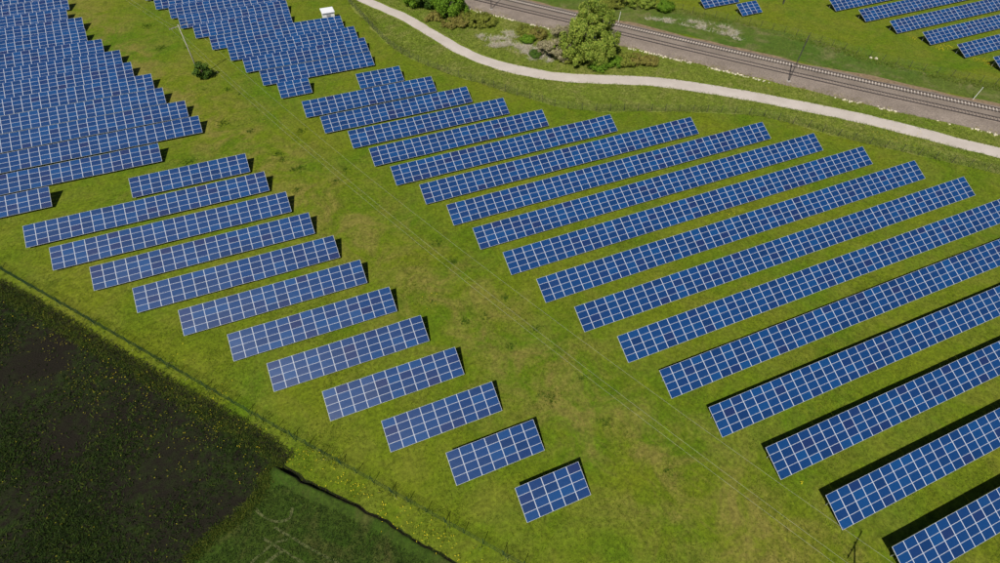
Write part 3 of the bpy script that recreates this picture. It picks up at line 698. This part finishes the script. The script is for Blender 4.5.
# weeds in the dark field
W = P[in_soil]; W2 = rand_poly([(-56, 88), (-56, 0), (-12, 30), (-14, 38)], 60000)
W2 = W2[inside(W2, soil_poly)]; de = dist_line(W2, FIELD_EDGE); W2 = W2[rng.uniform(0, 1, len(W2)) < np.clip(.45+.4*field(W2, .35), .06, 1)*np.clip(.30+np.maximum(de-7, 0)/16, .3, 1.0)]
V, F = blades(W2, .22, .13, 4, .16, 1.2)
o = link('field_weeds', np_mesh('field_weeds', V, F, M['weed_dark'])); tag(o, 'dark green weeds covering the ploughed dark field', 'weeds', kind='stuff')
cp = np.concatenate([P[in_crop], rand_poly([(-56, 2), (-13, 33), (2, 15), (25, -12), (-40, -12)], 30000)]); cp = cp[inside(cp, crop_poly)]
V, F = blades(cp, .16, .07, 3, .08, 1.0)
o = link('crop_plants', np_mesh('crop_plants', V, F, M['crop_blade'])); tag(o, 'dark green crop in the field corner at the bottom left', 'crop', kind='stuff')
# yellow flowers
fl = []
def clumps(cx, cy, n, s): fl.append(rng.normal((cx, cy), s, (n, 2)))
L = resample(spline([(-13.1, 35.3), (-9.1, 30.5), (-4.8, 25.3), (-1.2, 20.5), (6, 12)], .5), .5)
for q in L: clumps(q[0]+.5+rng.normal(0, .8), q[1]+.5+rng.normal(0, .8), rng.integers(0, 6), .5)
for q in resample(FIELD_EDGE[1:], 1.0): clumps(q[0]-1.5+rng.normal(0, 1.2), q[1]-1.5+rng.normal(0, 1.2), rng.integers(0, 4), .5)
fl_margin = fl; fl = []
fd = rand_poly([(-45, 74), (-14, 37), (-20, 32), (-40, 55)], 420); fd = fd[rng.uniform(0, 1, len(fd)) < np.clip(.4+.5*field(fd, .3), 0, 1)]; fl.append(fd)
fd = rand_poly([(-55, 80), (-15, 36), (-30, 26), (-55, 30)], 260); fl.append(fd)
fl_field = fl; fl = fl_margin
for (cx, cy, n, s) in ((151.7, 110.7, 10, .8), (163.6, 106.3, 12, .8), (166, 101.5, 16, .9), (153.2, 87.2, 30, .6), (155.3, 80.8, 80, .8), (157.6, 80.4, 45, .7), (158.2, 73.2, 60, .8), (160, 71.8, 80, .9), (159.5, 70, 40, .8), (44.2, 7.9, 5, .08), (100, 82, 10, 2.), (113, 58, 40, 3), (118, 53, 30, 3), (-18, 124, 10, 1.2), (-5, 112, 10, 2), (20, 70, 8, 1.5), (78, 40, 14, 1.2), (66, 51, 8, .8), (12, 52, 8, .8), (-24, 55, 8, 1), (-20, 48, 9, 1.2)):
    clumps(cx, cy, n, s)
fl = np.concatenate(fl)
for q in resample(np.array([(-46, 68), (-32, 52), (-20, 38)]), .4): fl_field.append(rng.normal((q[0]+rng.normal(0, 1.8), q[1]+rng.normal(0, 1.8)), .6, (rng.integers(0, 6), 2)))
ff = np.concatenate(fl_field); V, F = leaf_cloud(np.c_[ff, rng.uniform(.15, .3, len(ff))], np.full(len(ff), .09), 5, .085, .5, 0, 1.0)
o = link('field_flowers', np_mesh('field_flowers', V, F, M['flower_dull'])); tag(o, 'dull yellow-green flower heads scattered through the dark field', 'flowers', kind='stuff')
bm_h = rng.uniform(.18, .4, len(fl)); K = len(fl)
C = np.c_[fl, bm_h]; V, F = leaf_cloud(C, np.full(K, .06), 5, .075, .5, 0, 1.0)
o = link('yellow_flowers', np_mesh('yellow_flowers', V, F, M['flower'])); tag(o, 'scattered yellow wild flowers along the field margin and the meadow', 'flowers', kind='stuff')
# pale dead stalks
dr = np.concatenate([rand_poly([(48.9, 128.8), (53.9, 126.4), (57.4, 121.7), (57.0, 114.9), (52.3, 119.3), (48.5, 122.9)], 1100), rand_poly([(57.9, 119.8), (62.7, 115.3), (60.5, 109.9), (56.0, 112.7)], 900),
    rand_poly([(92.9, 122.3), (103.6, 117.1), (111.0, 111.8), (113.3, 104.4), (109.9, 102.2), (105.4, 109.5), (100.3, 115.6)], 700), rand_poly([(56, 129), (60, 125), (57, 124), (54, 127)], 160)])
dr = dr[rng.uniform(0, 1, len(dr)) < np.clip(.3+.55*field(dr, 1.1), .04, 1)]
V, F = blades(dr, .45, .08, 6, .25, 1.8)
o = link('dead_stalks', np_mesh('dead_stalks', V, F, M['dry'])); tag(o, 'pale flattened dead stalks between the shrubs on the railway verge', 'dead grass', kind='stuff')
# darker tussocks in the mown lane, and weeds that blur the field margins
ts = []
spots = [(-5.2, 97.5, 1.0), (-4.5, 95.2, .9), (.6, 103.5, 1.0), (-3, 91.5, .8), (-1.5, 91.2, 1.1), (-9, 107, .8), (3.5, 85, .9), (6, 88, .7), (-14, 112, 1.3), (-21, 101, 1.2), (16, 63, 1.0), (17, 58, .9), (21, 30, 1.2), (26, 24, 1.0), (22, 48, .8), (-12, 125, .9), (-25, 150, 1.2), (-28, 163, 1.3)]
spots += [(*q, rng.uniform(.3, .8)) for q in rand_poly([(-30, 170), (-14, 108), (22, 20), (40, 8), (4, 96), (-12, 150)], 12)]
for (cx, cy, r_) in spots: ts.append(rng.normal((cx, cy), r_*.5, (int(34*r_*r_)+5, 2)))
ts = np.concatenate(ts); V, F = blades(ts, .2, .09, 4, .08, 1.0)
o = link('tussocks', np_mesh('tussocks', V, F, M['tussock'])); tag(o, 'darker green tussocks dotted over the mown lane', 'grass', kind='stuff')
def band(line, n, lo, hi): return along(np.array(line), n, lo, hi)
mg = np.concatenate([band(FIELD_EDGE[1:], 4200, -.5, 2.0), band(SOIL_CROP[:6], 1200, -.6, .8)])
V, F = blades(mg, .2, .10, 4, .15, 1.1)
o = link('margin_weeds', np_mesh('margin_weeds', V, F, M['margin'])); tag(o, 'loose green weeds along the margin of the dark field', 'weeds', kind='stuff')
mb = np.concatenate([band(FIELD_EDGE[1:], 2200, -.35, .9)])
V, F = blades(mb, .16, .12, 4, .18, 1.1)
o = link('dead_weeds', np_mesh('dead_weeds', V, F, M['soil_bits'])); tag(o, 'dark dead weeds straggling over the edge of the dark field', 'weeds', kind='stuff')
bw = along(TRACK, 2600, 3.6, 5.9); bw = bw[rng.uniform(0, 1, len(bw)) < np.clip(.25+.5*field(bw, .25), .02, 1)]
V, F = blades(bw, .22, .10, 4, .2, 1.1)
V[:, 2] += .1
o = link('ballast_weeds', np_mesh('ballast_weeds', V, F, M['leaf_brown'])); tag(o, 'brownish weeds creeping over the near edge of the ballast', 'weeds', kind='stuff')
# two pale boulders by the far fence
for k_, (x, y, s) in enumerate(((134.8, 83.6, .32), (135.7, 82.8, .42))):
    bm = bmesh.new(); bmesh.ops.create_icosphere(bm, subdivisions=2, radius=s)
    for v_ in bm.verts: v_.co *= 1+random.uniform(-.18, .18); v_.co.z *= .6
    o = link('boulder', bm_mesh('boulder', bm, M['limestone'])); o.location = (x, y, .1); tag(o, ['smaller pale boulder in the grass before the far fence', 'larger pale boulder in the grass before the far fence'][k_], 'boulder')
